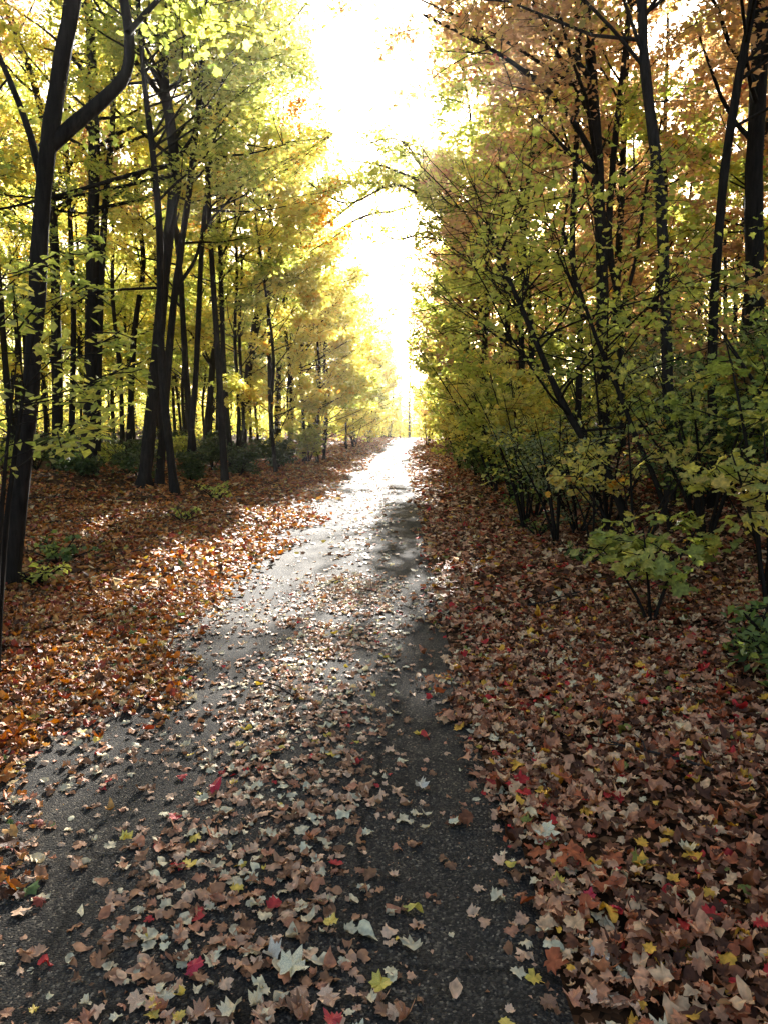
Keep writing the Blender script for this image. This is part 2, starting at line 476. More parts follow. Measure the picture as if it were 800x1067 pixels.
def make_plant(name, label, cat, trunks, group=None, mat='yellow', leaf='lobed', size=.1, n_leaf=4000, z0=.3, nb=26, blen=2.6,
               el=(.1, .9), spread=(.16, .07), seed=0, bark='bark', limbs=(), keep_clear=True, az_bias=None, tilt=(.55, 0.0), twig=(.5, 1.1), extra=(), part='trunk', sides=8, up=.25, crown='crown', blist=None, mat2=None, min_r=0.0):
    """TRUNKS: list of (points, r_base, r_top). Wood is one part, leaves another; LIMBS: separate visible limbs (points, r0, r1)."""
    rng = np.random.default_rng(seed + 1000)
    base = np.array(trunks[0][0][0], float)
    root = empty(name, base)
    tag(root, label, cat, group)
    w = Wood()
    twigs = []
    for pts, r0, r1 in trunks:
        P = smooth_line(pts, max(10, len(pts) * 4))
        n = len(P)
        s = np.linspace(0, 1, n)
        rad = r0 * (1 - s) ** .8 + r1 * (1 - (1 - s) ** .8)
        if r0 > .05:
            Pf = np.concatenate([[P[0] + (P[1] - P[0]) * .6 * q for q in (0, .2, .5)], P[1:]])
            rf = np.concatenate([[rad[0]] * 3, rad[1:]]) * (1 + .45 * np.exp(-(Pf[:, 2] - P[0, 2]) / .16))
            Pf[0, 2] -= .2
            w.tube(Pf, rf, max(sides, 8), .07)
        else:
            P0 = P.copy(); P0[0, 2] -= .2
            w.tube(P0, rad, sides, .05)
        for k in range(max(1, int(nb / len(trunks)))):
            f = z0 + (1 - z0) * rng.random() ** .9
            x = f * (n - 1); i = min(int(x), n - 2)
            p = P[i] * (1 - (x - i)) + P[i + 1] * (x - i)
            if az_bias is None or rng.random() < .35:
                az = rng.random() * 2 * math.pi
            else:
                az = az_bias + rng.normal() * .7
            e = el[0] + (el[1] - el[0]) * rng.random() + .3 * (f - z0)
            L = blen * (1.1 - .6 * ((f - z0) / max(1 - z0, .01)) ** 1.5) * (.6 + .7 * rng.random())
            rb = max(min(rad[i] * .42, .012 + .014 * L), .004)
            B = grow(p, az, e, L, rb, w, rng, up=up)
            twigs.append((B, L))
    lw = []
    for pts, r0, r1, leafy in limbs:
        P = smooth_line(pts, max(8, len(pts) * 4))
        wl = Wood(); wl.tube(P, np.linspace(r0, r1, len(P)), 8, .03)
        L = float(np.linalg.norm(P[-1] - P[0]))
        if leafy:
            for k in range(int(leafy)):
                f = .35 + .65 * rng.random(); i = min(int(f * (len(P) - 1)), len(P) - 2)
                B = grow(P[i], rng.random() * 6.28, rng.normal() * .7 + .1, .4 + rng.random() ** 2 * 2.0, .012, wl, rng, 5, up=.1)
                twigs.append((B, 1.0, wl))
        lw.append(wl)
    seg_a, seg_b, wt = [], [], []
    free = []
    for B, L, *fr in twigs:
        m = len(B)
        seg_a.append(B[m // 2]); seg_b.append(B[-1]); wt.append(.4 * L); free.append(bool(fr))
        for k in range(max(2, int(L * 2.6))):
            f = .3 + .7 * rng.random(); x = f * (m - 1); i = min(int(x), m - 2)
            p = B[i] * (1 - (x - i)) + B[i + 1] * (x - i)
            d = B[i + 1] - B[i]
            az = math.atan2(d[1], d[0]) + (1 if rng.random() < .5 else -1) * (.5 + .7 * rng.random())
            T = grow(p, az, rng.normal() * .25 + .05, twig[0] + (twig[1] - twig[0]) * rng.random(), .006, fr[0] if fr else w, rng, 4, up=.0, wob=.16, sides=3)
            seg_a.append(T[0]); seg_b.append(T[-1]); wt.append(.8 * rng.random() ** 1.3 + .08); free.append(bool(fr))
    seg_a = np.array(seg_a); seg_b = np.array(seg_b); wt = np.array(wt)
    idx = rng.choice(len(wt), size=n_leaf, p=wt / wt.sum())
    f = rng.random(n_leaf)[:, None] ** .7
    P = seg_a[idx] * (1 - f) + seg_b[idx] * f
    P = P + rng.normal(size=P.shape) * np.array((spread[0], spread[0], spread[1]))
    P[:, 2] -= spread[1] * .8
    ok = P[:, 2] > gz(P[:, 0], P[:, 1]) + .06
    if keep_clear:
        ok &= (~corridor(P)) | np.array(free)[idx]
    P = P[ok]
    # clumps share a hue
    cl = rng.random(len(wt))[idx[ok]]
    t = np.clip(.55 * cl + .45 * rng.random(len(P)) + rng.normal(size=len(P)) * .05, 0, 1)
    sz = size * (.65 + .7 * rng.random(len(P)))
    w.build(part, M[bark], root, base)
    for wl in lw:
        wl.build('limb', M[bark], root, base)
    leaf_mesh(crown, P, sz, tilt, leaf, M[mat], root, base, curl=.12 if leaf != 'maple' else .25, t=t)
    return root


def trunk_from(px, Y=None, dy=0.0, top=None, w=10, lean=(0, 0)):
    """trace a trunk off the photograph: first pixel pair is its foot on the ground, the rest rise at distance Y (+dy per point)"""
    if Y is None:
        b = ground_at(*px[0])
    else:
        p = at(px[0][0], px[0][1], Y); b = np.array((p[0], Y, float(gz(p[0], Y))))
    pts = [b]
    for k, (u, v) in enumerate(px[1:]):
        pts.append(at(u, v, b[1] + dy * (k + 1)))
    if top:
        d = pts[-1] - pts[-2]; d /= np.linalg.norm(d)
        h = pts[-1]
        while h[2] < top:
            d = d * .8 + np.array((RNG.normal() * .12 + lean[0], RNG.normal() * .12 + lean[1], .45)); d /= np.linalg.norm(d)
            h = h + d * 1.6
            pts.append(h)
    return pts, w / FPX * b[1] / 2



# ------------------------------------------------------------------ trees traced from the photograph, near side of the wood
TREES = []


def traced(label, px, w, Y=None, top=13, dy=0.0, r1=.03, limbs=(), group=None, lean=(0, 0), sides=8, **kw):
    pts, r0 = trunk_from(px, Y, dy, top, w, lean)
    L = []
    yb = pts[0][1]
    for lp, la, lb, leafy, yo in limbs:
        n = len(lp)
        L.append(([at(u, v, yb + dy * 1.5 + yo * k / max(n - 1, 1)) for k, (u, v) in enumerate(lp)], la, lb, leafy))
    t = make_plant('tree', label, 'tree', [(pts, r0, r1)], group, limbs=L, sides=sides, **kw)
    TREES.append((pts[0][0], pts[0][1]))
    return t


GL = 'dark trunks along the leafy edge of the wood'
GR = 'dark trunks on the shaded bank'
# left of the lane
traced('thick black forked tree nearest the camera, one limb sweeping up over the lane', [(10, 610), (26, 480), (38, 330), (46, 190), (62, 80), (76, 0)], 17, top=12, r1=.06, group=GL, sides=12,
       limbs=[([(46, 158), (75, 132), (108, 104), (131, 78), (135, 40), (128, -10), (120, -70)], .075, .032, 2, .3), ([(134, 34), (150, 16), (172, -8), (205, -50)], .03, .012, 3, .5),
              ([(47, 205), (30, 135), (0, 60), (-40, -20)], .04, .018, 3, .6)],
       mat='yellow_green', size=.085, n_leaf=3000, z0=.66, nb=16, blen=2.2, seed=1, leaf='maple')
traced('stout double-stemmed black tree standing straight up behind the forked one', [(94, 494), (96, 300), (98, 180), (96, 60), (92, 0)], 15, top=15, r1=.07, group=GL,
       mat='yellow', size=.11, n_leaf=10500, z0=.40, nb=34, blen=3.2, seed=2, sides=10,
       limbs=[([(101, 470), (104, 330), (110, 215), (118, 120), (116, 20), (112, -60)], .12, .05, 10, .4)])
traced('stout leaning black trunk with two long bare limbs reaching across to the forked tree', [(150, 508), (162, 390), (171, 290), (182, 172), (171, 80), (175, 0)], 14, top=15, r1=.06, group=GL,
       mat='yellow_green', size=.11, n_leaf=10500, z0=.36, nb=32, blen=3.0, seed=3, sides=10,
       limbs=[([(178, 172), (130, 184), (75, 200), (10, 216), (-40, 224)], .06, .02, 5, -2.5), ([(179, 182), (120, 196), (60, 206), (0, 203)], .05, .015, 4, -1.0), ([(165, 300), (120, 302), (95, 306), (60, 330)], .035, .012, 3, -1)])
traced('slim curving trunk close beside the leaning stout one, a red-leaved limb on it', [(166, 506), (180, 330), (194, 225), (206, 120), (216, 0)], 9, top=14, r1=.03, group=GL,
       mat='yellow_green', size=.11, n_leaf=8500, z0=.40, nb=28, blen=2.8, seed=4,
       limbs=[([(184, 300), (203, 272), (214, 238), (236, 212), (258, 188)], .05, .02, 8, 1.0), ([(200, 190), (230, 165), (262, 160), (300, 150)], .04, .014, 8, 1.5)])
traced('dark trunk half hidden behind the forked tree, its top leaning outward', [(61, 490), (59, 350), (56, 230), (44, 120), (20, 40)], 12, top=14, r1=.05, group=GL, mat='rust', size=.11, n_leaf=6000, z0=.42, seed=5)
traced('pole-straight thin trunk between the forked tree and the double-stemmed one', [(74, 486), (77, 330), (72, 200), (68, 90), (70, 0)], 7, top=14, group=GL, mat='yellow', size=.11, n_leaf=5000, z0=.4, seed=6)
traced('thin dark trunk at the photo\'s left edge, yellow leaves round its foot', [(16, 470), (20, 380), (12, 260), (4, 140), (0, 30)], 8, top=13, group=GL, mat='orange', size=.11, n_leaf=6000, z0=.35, seed=7)
traced('thin wavy trunk between the double-stemmed tree and the leaning stout one', [(134, 484), (140, 350), (150, 275), (142, 200), (146, 100)], 7, top=14, group=GL, mat='yellow', size=.11, n_leaf=6000, z0=.35, seed=8)
traced('slim dark trunk just past the leaning pair, with golden leaves from waist height', [(214, 478), (222, 380), (231, 300), (228, 200), (240, 90)], 8, top=13, group=GL, mat='yellow', size=.11, n_leaf=7500, z0=.22, seed=9, blen=2.8)
traced('dark trunk bent toward the lane, standing where the brush begins', [(252, 472), (261, 370), (272, 295), (268, 200), (290, 110)], 9, top=13, group=GL, mat='yellow_green', size=.11, n_leaf=8000, z0=.2, seed=10, blen=3.2, az_bias=0,
       limbs=[([(272, 190), (300, 160), (330, 150), (362, 128), (385, 112)], .05, .015, 10, 1.0)])
traced('slender straight trunk in the golden thicket near the lane', [(289, 466), (291, 380), (299, 300), (304, 210)], 7, top=12, group=GL, mat='yellow', size=.12, n_leaf=8000, z0=.15, seed=11, blen=3.0, az_bias=0)
traced('thin trunk wrapped in bright yellow leaves right at the lane side', [(326, 462), (330, 400), (334, 330), (330, 250)], 6, top=11, group=GL, mat='yellow', size=.13, n_leaf=8500, z0=.12, seed=12, blen=3.0, az_bias=0)
traced('tall pale-leaved tree whose bare upper limbs fan into the white sky', [(196, 500), (205, 380), (212, 240), (228, 110), (240, 0)], 7, top=14, group=GL, mat='yellow_green', size=.11, n_leaf=6500, z0=.5, seed=13, blen=3.4, az_bias=0,
       limbs=[([(230, 90), (265, 62), (292, 36), (322, 0), (340, -30)], .045, .012, 7, -1.0), ([(226, 120), (250, 60), (270, 20), (280, -20)], .035, .012, 6, -1.0)])
# right of the lane
traced('thin black trunk leaning steeply over the bank toward the lane', [(656, 562), (640, 510), (610, 462), (580, 408), (547, 330), (527, 285), (507, 232)], 10, top=None, r1=.02, group=GR, mat='yellow_green', leaf='maple', size=.085, n_leaf=1700, z0=.3, seed=20, blen=2.4, dy=.25, lean=(-.05, 0))
traced('spindly leaning trunk parallel to the steeply leaning one, deeper in the brush', [(700, 556), (682, 500), (662, 455), (640, 398), (620, 350), (600, 290), (585, 235)], 6, top=None, r1=.018, group=GR, mat='yellow_green', leaf='maple', size=.085, n_leaf=1500, z0=.45, seed=21, blen=2.2, dy=.2)
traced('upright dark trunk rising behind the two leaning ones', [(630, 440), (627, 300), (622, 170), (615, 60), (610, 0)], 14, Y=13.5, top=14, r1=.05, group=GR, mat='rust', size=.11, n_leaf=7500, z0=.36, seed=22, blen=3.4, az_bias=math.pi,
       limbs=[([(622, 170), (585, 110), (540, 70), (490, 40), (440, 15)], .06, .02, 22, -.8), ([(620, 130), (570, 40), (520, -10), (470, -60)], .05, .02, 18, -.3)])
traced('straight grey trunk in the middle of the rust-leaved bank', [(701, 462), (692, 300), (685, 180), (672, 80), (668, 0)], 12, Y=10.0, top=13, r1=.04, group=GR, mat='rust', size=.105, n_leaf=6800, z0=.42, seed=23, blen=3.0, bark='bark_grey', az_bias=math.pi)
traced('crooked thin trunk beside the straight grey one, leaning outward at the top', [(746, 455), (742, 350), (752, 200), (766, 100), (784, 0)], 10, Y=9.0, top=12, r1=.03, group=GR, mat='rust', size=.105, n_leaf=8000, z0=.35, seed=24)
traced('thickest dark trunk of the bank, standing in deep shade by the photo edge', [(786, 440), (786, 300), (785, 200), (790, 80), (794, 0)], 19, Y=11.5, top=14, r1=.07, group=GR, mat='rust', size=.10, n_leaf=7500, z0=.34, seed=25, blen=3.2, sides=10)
traced('slim trunk with a fork at eye height among the dull green shrubs', [(648, 430), (645, 330), (634, 250), (640, 150), (652, 40)], 8, Y=16.0, top=13, r1=.03, group=GR, mat='rust', size=.11, n_leaf=6500, z0=.34, seed=26, blen=3.0, az_bias=math.pi,
       limbs=[([(645, 330), (662, 270), (672, 200), (690, 120)], .05, .02, 6, .5)])
traced('thin trunk in the yellow leaves just past the shrubs on the bank', [(556, 440), (553, 350), (545, 250), (552, 170)], 7, Y=19.0, top=12, r1=.03, group=GR, mat='rust', size=.115, n_leaf=8500, z0=.2, seed=27, blen=3.0, az_bias=math.pi)
traced('young thin tree with olive leaves hanging over the dull green shrubs', [(600, 440), (604, 350), (596, 260), (600, 150)], 7, Y=15.0, top=12, r1=.03, group=GR, mat='yellow_green', size=.11, n_leaf=6500, z0=.3, seed=28, blen=3.0, az_bias=math.pi)
traced('slight trunk by the lane whose yellow-olive crown closes the far view', [(508, 440), (506, 370), (498, 300), (492, 230)], 6, Y=24.0, top=12, r1=.03, group=GR, mat='yellow_green', size=.12, n_leaf=9000, z0=.1, seed=29, blen=3.2, az_bias=math.pi)

# two trees on the bank with long limbs that arch right across the lane
GO = 'trees arching over the lane'
rs0 = np.random.default_rng(21)
for k, (x0, y0, zl, lab, mt) in enumerate([(4.6, 31.0, 10.3, 'first tall tree whose long limbs arch over the lane under the sun', 'yellow_green'), (5.0, 36.5, 12.2, 'second tall tree arching over the lane from the bank side', 'yellow_green'),
                                           (-4.8, 42.0, 14.2, 'tall yellow-leaved tree whose limbs arch over the lane toward the bank', 'yellow_green'),
                                           (5.6, 49.0, 16.9, 'farthest tree reaching over the lane, where the crowns close beneath the sun', 'yellow_green')]):
    x0 += float(bend(y0)); zb = float(gz(x0, y0)); s = -1 if x0 > 0 else 1
    tr = [np.array((x0 + s * c * .6, y0, zb + h)) for h, c in ((0, 0), (4, .2), (zl - 2.4, .5), (zl - .6, .6), (zl + .6, .4), (zl + 1.4, .2))]
    lm = []
    for j, (dz, dyy, ln) in list(enumerate(((-.1, 0, 8.2), (.6, -1.9, 6.6), (.3, 1.9, 7.4), (.9, -.8, 5.2), ((-2.0, -1.2, 5.6) if k == 0 else (1.2, .6, 6)))))[:(5, 4, 2, 3)[k]]:
        lm.append(([tr[2] + np.array((s * .05, 0, dz))] + [np.array((x0 + s * (.6 + ln * f), y0 + dyy * f, zb + zl + dz - 2.2 + 2.2 * math.sin(f * 1.75) + .35 * rs0.normal())) for f in (.25, .5, .75, 1)], .09, .02, 15))
    make_plant('tree', lab, 'tree', [(tr, .17, .03)], GO, mat=mt, size=.16, n_leaf=(7500, 4500, 11000, 5000)[k], z0=(.4, .4, .3, .4)[k], nb=(22, 22, 40, 22)[k], blen=(3.0, 3.0, 4.2, 3.0)[k], spread=(.22, .12), seed=40 + k, limbs=lm, keep_clear=False, az_bias=(0 if x0 > 0 else math.pi))

# ------------------------------------------------------------------ trees filling the wood, farther from the lane
def filler(x, y, label, group, mat, seed, h=None, r=None, n_leaf=6000, z0=.25, leaf='lobed', size=.16, blen=3.0, az=None, nb=24):
    rng = np.random.default_rng(seed)
    x = x + float(bend(y))
    zb = float(gz(x, y))
    h = h or 11 + 5 * rng.random()
    r = r or .06 + .07 * rng.random()
    lx, ly = rng.normal() * .5, rng.normal() * .4
    pts = [np.array((x + lx * f + rng.normal() * .10 * (f > 0), y + ly * f + rng.normal() * .10 * (f > 0), zb + h * f)) for f in (0, .2, .4, .6, .8, 1)]
    return make_plant('tree', label, 'tree', [(pts, r, .02)], group, mat=mat, leaf=leaf, size=size, n_leaf=n_leaf, z0=z0, nb=nb, blen=blen, seed=seed, az_bias=az, sides=6)


rs = np.random.default_rng(5)
k = 0
# the lane sides, 28-75 m: bright yellow on one side, olive on the other
for y in np.arange(27, 78, 5.2):
    k += 1
    filler(-3.3 - 1.2 * rs.random(), y + rs.normal() * .8, 'bright yellow young tree lining the far stretch of the lane, on the open wood side', 'yellow trees lining the far lane', 'yellow' if k % 3 else 'yellow_green', 100 + k, h=8.5 + 3 * rs.random(), r=.07, n_leaf=8500, z0=.06, size=.15, az=0, blen=2.8)
for y in np.arange(27, 78, 5.2):
    k += 1
    filler(2.9 + 1.4 * rs.random(), y + rs.normal() * .8, 'olive and yellow young tree lining the far lane on the bank side', 'olive trees lining the far lane', ('yellow_green', 'rust', 'yellow')[k % 3] if y > 34 else ('yellow_green', 'rust')[k % 2], 100 + k, h=8.5 + 3 * rs.random(), r=.07, n_leaf=8500, z0=.06, size=.15, az=math.pi, blen=2.8)
# taller trees behind the golden thicket, their tops leaning out over the lane side
for j, (x, y, h, mt, lab) in enumerate([(-5.0, 16.5, 15, 'yellow_green', 'tall pale yellow-green crown above the golden thicket, first of five'), (-4.8, 20.5, 16, 'yellow', 'tall golden crown above the thicket, second of five'), (-5.6, 25.0, 16, 'yellow_green', 'tall lemon-green crown above the thicket, third of five'),
                                        (-5.0, 29.5, 17, 'orange', 'tall crown with orange leaves above the thicket, fourth of five'), (-5.2, 35.0, 18, 'yellow_green', 'tall slim crown above the thicket, last of five')]):
    filler(x, y, lab, 'tall crowns above the golden thicket', mt, 860 + j, h=h, r=.10, n_leaf=6500, z0=.42, leaf='lobed', size=.13, blen=3.6, az=0, nb=36)
filler(-4.2, 33.0, 'golden tree on the open wood side whose crown narrows the sky over the lane', None, 'yellow', 899, h=11, r=.09, n_leaf=9500, z0=.2, size=.15, blen=3.8, az=0, nb=40)
for j, (x, y, h, mt, lab) in enumerate([(3.2, 20.0, 13, 'yellow_green', 'tall olive crown leaning toward the lane from the bank, nearer of three'), (3.0, 26.0, 14, 'rust', 'tall brownish crown leaning toward the lane from the bank, middle of three'), (3.0, 33.5, 15, 'yellow_green', 'tall olive crown leaning toward the lane from the bank, farther of three')]):
    filler(x, y, lab, 'tall crowns over the bank', mt, 880 + j, h=h, r=.10, n_leaf=8500, z0=.22, leaf='lobed', size=.13, blen=3.6, az=math.pi, nb=40)
# inside the open wood on the left
spots = []
for j in range(900):
    x = -5.6 - 20 * rs.random(); y = 13 + 52 * rs.random() ** .85
    if x < -.62 * y - 3: continue
    if any((x - a) ** 2 + (y - b) ** 2 < 1.9 ** 2 for a, b in spots + TREES): continue
    spots.append((x, y))
    if len(spots) >= 66: break
spots.sort(key=lambda p: p[1])
for j, (x, y) in enumerate(spots):
    k += 1
    near = y < 26
    filler(x, y, 'dark slim tree of the middle rows inside the open wood, yellow leaves overhead' if near else 'thin dark tree far back in the open wood against bright yellow leaves', 'middle rows of the open wood' if near else 'back rows of the open wood',
           ('yellow', 'yellow_green', 'yellow_green', 'yellow', 'yellow_green')[j % 5], 100 + k, n_leaf=4600, z0=.34 if near else .18, size=.16 if near else .18)
spots_r = []
for j in range(400):
    x = 4.6 + 14 * rs.random(); y = 12 + 40 * rs.random()
    if x > .62 * y + 2: continue
    if any((x - a) ** 2 + (y - b) ** 2 < 2.6 ** 2 for a, b in spots_r + TREES): continue
    spots_r.append((x, y))
    if len(spots_r) >= 34: break
spots_r.sort(key=lambda p: p[1])
for j, (x, y) in enumerate(spots_r):
    k += 1
    near = y < 24
    filler(x, y, 'dark slim tree on the upper bank behind the rust-leaved front row' if near else 'thin tree far back on the bank with olive and gold leaves', 'upper bank trees' if near else 'far bank trees',
           ('rust', 'rust', 'yellow_green', 'rust')[j % 4], 100 + k, n_leaf=7000, z0=.26 if near else .15, size=.16 if near else .18)

# ------------------------------------------------------------------ saplings and shrubs
def sapling(name, label, cat, base, stems, group=None, **kw):
    """STEMS: list of (azimuth, lean, height)"""
    b = np.array((base[0], base[1], float(gz(base[0], base[1]))))
    tr = []
    for az, ln, h in stems:
        d = np.array((math.cos(az) * ln, math.sin(az) * ln, 0))
        tr.append(([b + d * .05, b + d * .35 + np.array((0, 0, h * .4)), b + d * .75 + np.array((0, 0, h * .75)), b + d * 1.1 + np.array((0, 0, h))], .012 + .006 * h, .004))
    return make_plant(name, label, cat, tr, group, part='stem', crown='foliage', sides=5, **kw)


def spot(u, v, y):
    p = at(u, v, y)
    return p


M['sapling_green'] = leaf_mat('sapling_yellow_green_leaves', YGR, .6, spec=.3, mottled=True)
M['sapling_yellow'] = leaf_mat('sapling_yellow_leaves', YEL, .6, spec=.3, mottled=True)
# near maple saplings
sapling('maple_sapling', 'low maple sapling with broad yellow-green leaves at the edge of the bank leaves', 'sapling', (1.95, 5.6), [(2.6, .35, .55), (.4, .4, .75), (4.2, .25, .5), (1.5, .3, .7)], 'maple saplings', mat='sapling_green', leaf='maple', size=.12, n_leaf=230, z0=.45, nb=20, blen=.42, twig=(.1, .25), spread=(.07, .04), tilt=(.4, .15), seed=60, el=(-.1, .4), keep_clear=False)
sapling('maple_sapling', 'taller maple sapling by the photo edge with an orange-red leaf cluster', 'sapling', (2.75, 5.4), [(3.0, .3, 1.2), (.6, .3, 1.0), (1.6, .2, 1.3)], 'maple saplings', mat='sapling_yellow', leaf='maple', size=.11, n_leaf=240, z0=.4, nb=18, blen=.55, twig=(.12, .3), spread=(.08, .05), tilt=(.45, .2), seed=61, keep_clear=False)
sapling('maple_sapling', 'spindly maple sapling with leaf tiers at head height, close to the photo edge', 'sapling', (3.0, 6.0), [(2.6, .35, 2.0), (.5, .3, 1.7)], 'maple saplings', mat='sapling_green', leaf='maple', size=.105, n_leaf=260, z0=.55, nb=14, blen=.6, twig=(.15, .3), spread=(.09, .04), tilt=(.4, .1), seed=62, el=(-.1, .3), keep_clear=False)
sapling('maple_sapling', 'small yellow maple sprig between the shrubs and the leaning trunk', 'sapling', (2.35, 8.8), [(1.5, .2, 1.2), (3.3, .3, .9)], 'maple saplings', mat='sapling_yellow', leaf='maple', size=.12, n_leaf=120, z0=.6, nb=10, blen=.4, twig=(.1, .2), spread=(.07, .05), tilt=(.4, .2), seed=63, keep_clear=False)
sapling('maple_sapling', 'bright yellow maple sapling leaning out of the shrubs over the leafy verge', 'sapling', (2.35, 14.0), [(3.1, .6, 2.5), (2.2, .4, 2.9), (4.2, .5, 2.2)], 'maple saplings', mat='sapling_yellow', leaf='lobed', size=.15, n_leaf=900, z0=.3, nb=26, blen=.9, twig=(.2, .45), spread=(.10, .05), seed=64)
sapling('maple_sapling', 'yellow maple sapling standing behind the spotted shrub, taller than it', 'sapling', (3.1, 11.5), [(2.8, .5, 2.4), (1.2, .4, 2.8)], 'maple saplings', mat='sapling_green', leaf='lobed', size=.13, n_leaf=800, z0=.35, nb=24, blen=.9, twig=(.2, .4), spread=(.10, .05), seed=65)
sapling('maple_sapling', 'leafy sapling at the photo\'s left edge, bright green sprays before the forked trunk', 'sapling', (-2.62, 4.6), [(.5, .35, 2.4), (1.2, .2, 2.7), (-.3, .3, 2.0)], 'maple saplings', mat='sapling_green', leaf='oval', size=.078, n_leaf=850, z0=.5, nb=26, blen=.8, twig=(.15, .35), spread=(.06, .03), tilt=(.4, .2), seed=66, az_bias=.3, el=(-.1, .35), keep_clear=False)
# shrubs
SH = 'shrubs along the foot of the bank'
shrubs = [
    ((2.55, 10.4), 1.5, 'pale', .055, 3200, 'pale speckled shrub of tiny dull green leaves at the foot of the bank', SH),
    ((2.35, 12.6), 1.5, 'green', .08, 2600, 'dark green rounded shrub just past the pale speckled one', SH),
    ((2.9, 16.5), 2.2, 'yellow_green', .10, 2600, 'tall yellow-green shrub hanging over the leafy verge midway', SH),
    ((2.4, 19.5), 1.5, 'green', .09, 2400, 'low dark shrub where the verge narrows midway along the lane', SH),
    ((3.2, 22.5), 2.6, 'yellow_green', .11, 2800, 'big loose olive shrub beyond the low dark one', SH),
    ((2.5, 26.5), 1.8, 'green', .11, 2400, 'small dark shrub far down the bank side of the lane', SH),
    ((3.6, 9.0), 1.7, 'green', .07, 2600, 'dark small-leaved shrub behind the steeply leaning trunk', SH),
    ((4.1, 7.2), 1.5, 'green', .07, 2400, 'shaded shrub behind the spindly leaning trunk', SH),
    ((4.6, 11.0), 2.2, 'pale', .07, 2600, 'grey-green shrub high on the bank below the upright dark trunk', SH),
    ((5.2, 9.2), 1.6, 'green', .08, 2200, 'dark shrub at the foot of the straight grey trunk', SH),
    ((2.35, 4.2), .55, 'green', .07, 500, 'low green leafy plant at the photo edge on the bank leaves', SH),
    ((-5.6, 20.0), 0.7, 'shaded_green', .09, 2000, 'dark low bush beside the slim curving trunk', 'bushes along the open wood'),
    ((-5.0, 23.5), 0.9, 'shaded_green', .10, 2000, 'dark bush behind the first bush of the open wood', 'bushes along the open wood'),
    ((-4.4, 27.5), 1.0, 'shaded_green', .11, 2000, 'dark bush at the foot of the bent trunk', 'bushes along the open wood'),
    ((-4.0, 33.0), 1.6, 'yellow_green', .13, 2000, 'yellow-green bush at the far end of the open wood edge', 'bushes along the open wood'),
    ((-6.4, 25.5), 1.1, 'shaded_green', .11, 2200, 'wide dark bush deeper in the open wood', 'bushes along the open wood'),
]
for j, (b, h, mt, sz, n, lab, gr) in enumerate(shrubs):
    rr = np.random.default_rng(300 + j)
    b = (b[0] + float(bend(b[1])), b[1])
    stems = [(rr.random() * 6.28, h * (.25 + .4 * rr.random()), h * (.6 + .45 * rr.random())) for _ in range(7)]
    sapling('shrub', lab, 'shrub', b, stems, gr, mat=mt, leaf='oval' if sz < .1 else 'lobed', size=sz, n_leaf=n, z0=.12, nb=49, blen=h * .36, twig=(h * .08, h * .2), spread=(.06 + .03 * h, .05), seed=320 + j, up=.1, keep_clear=True)

# brush covering the bank
rb = np.random.default_rng(515)
for j in range(24):
    y = 8.5 + 24 * rb.random() ** 1.2; x = 2.9 + 3.6 * rb.random() + .05 * y
    h = 1.2 + 1.5 * rb.random()
    mt = ('pale', 'yellow_green', 'green', 'yellow_green', 'rust')[j % 5]
    stems = [(rb.random() * 6.28, h * (.25 + .45 * rb.random()), h * (.55 + .5 * rb.random())) for _ in range(7)]
    lab = {'pale': 'grey-green', 'yellow_green': 'yellow-green', 'green': 'dark green', 'rust': 'brownish'}[mt] + (' bush in the brush on the bank, far along' if y > 18 else ' bush in the brush on the bank among the leaning trunks')
    sapling('shrub', lab, 'shrub', (x + float(bend(y)), y), stems, lab, mat=mt, leaf='oval' if mt == 'pale' else 'lobed', size=.07 if mt == 'pale' else .10, n_leaf=2200, z0=.1, nb=42, blen=h * .42, twig=(h * .1, h * .22), spread=(.08 + .03 * h, .05), seed=540 + j, up=.1)

# dark bushes scattered through the open wood
rw = np.random.default_rng(909)
for j in range(22):
    y = 13 + 24 * rw.random(); x = -6.5 - (.42 * y - 4) * rw.random() if y < 24 else -6 - 10 * rw.random()
    h = .5 + .6 * rw.random()
    stems = [(rw.random() * 6.28, h * (.3 + .5 * rw.random()), h * (.6 + .45 * rw.random())) for _ in range(6)]
    sapling('shrub', 'low dark bush between the trunks of the open wood, nearer half' if y < 25 else 'low dark bush between the trunks of the open wood, deeper half', 'shrub', (x, y), stems, 'near bushes among the trunks' if y < 25 else 'deep bushes among the trunks',
            mat='shaded_green' if j % 5 else 'yellow_green', leaf='lobed', size=.10, n_leaf=800, z0=.1, nb=30, blen=h * .5, twig=(h * .1, h * .25), spread=(.09 + .03 * h, .05), seed=940 + j, up=.1)

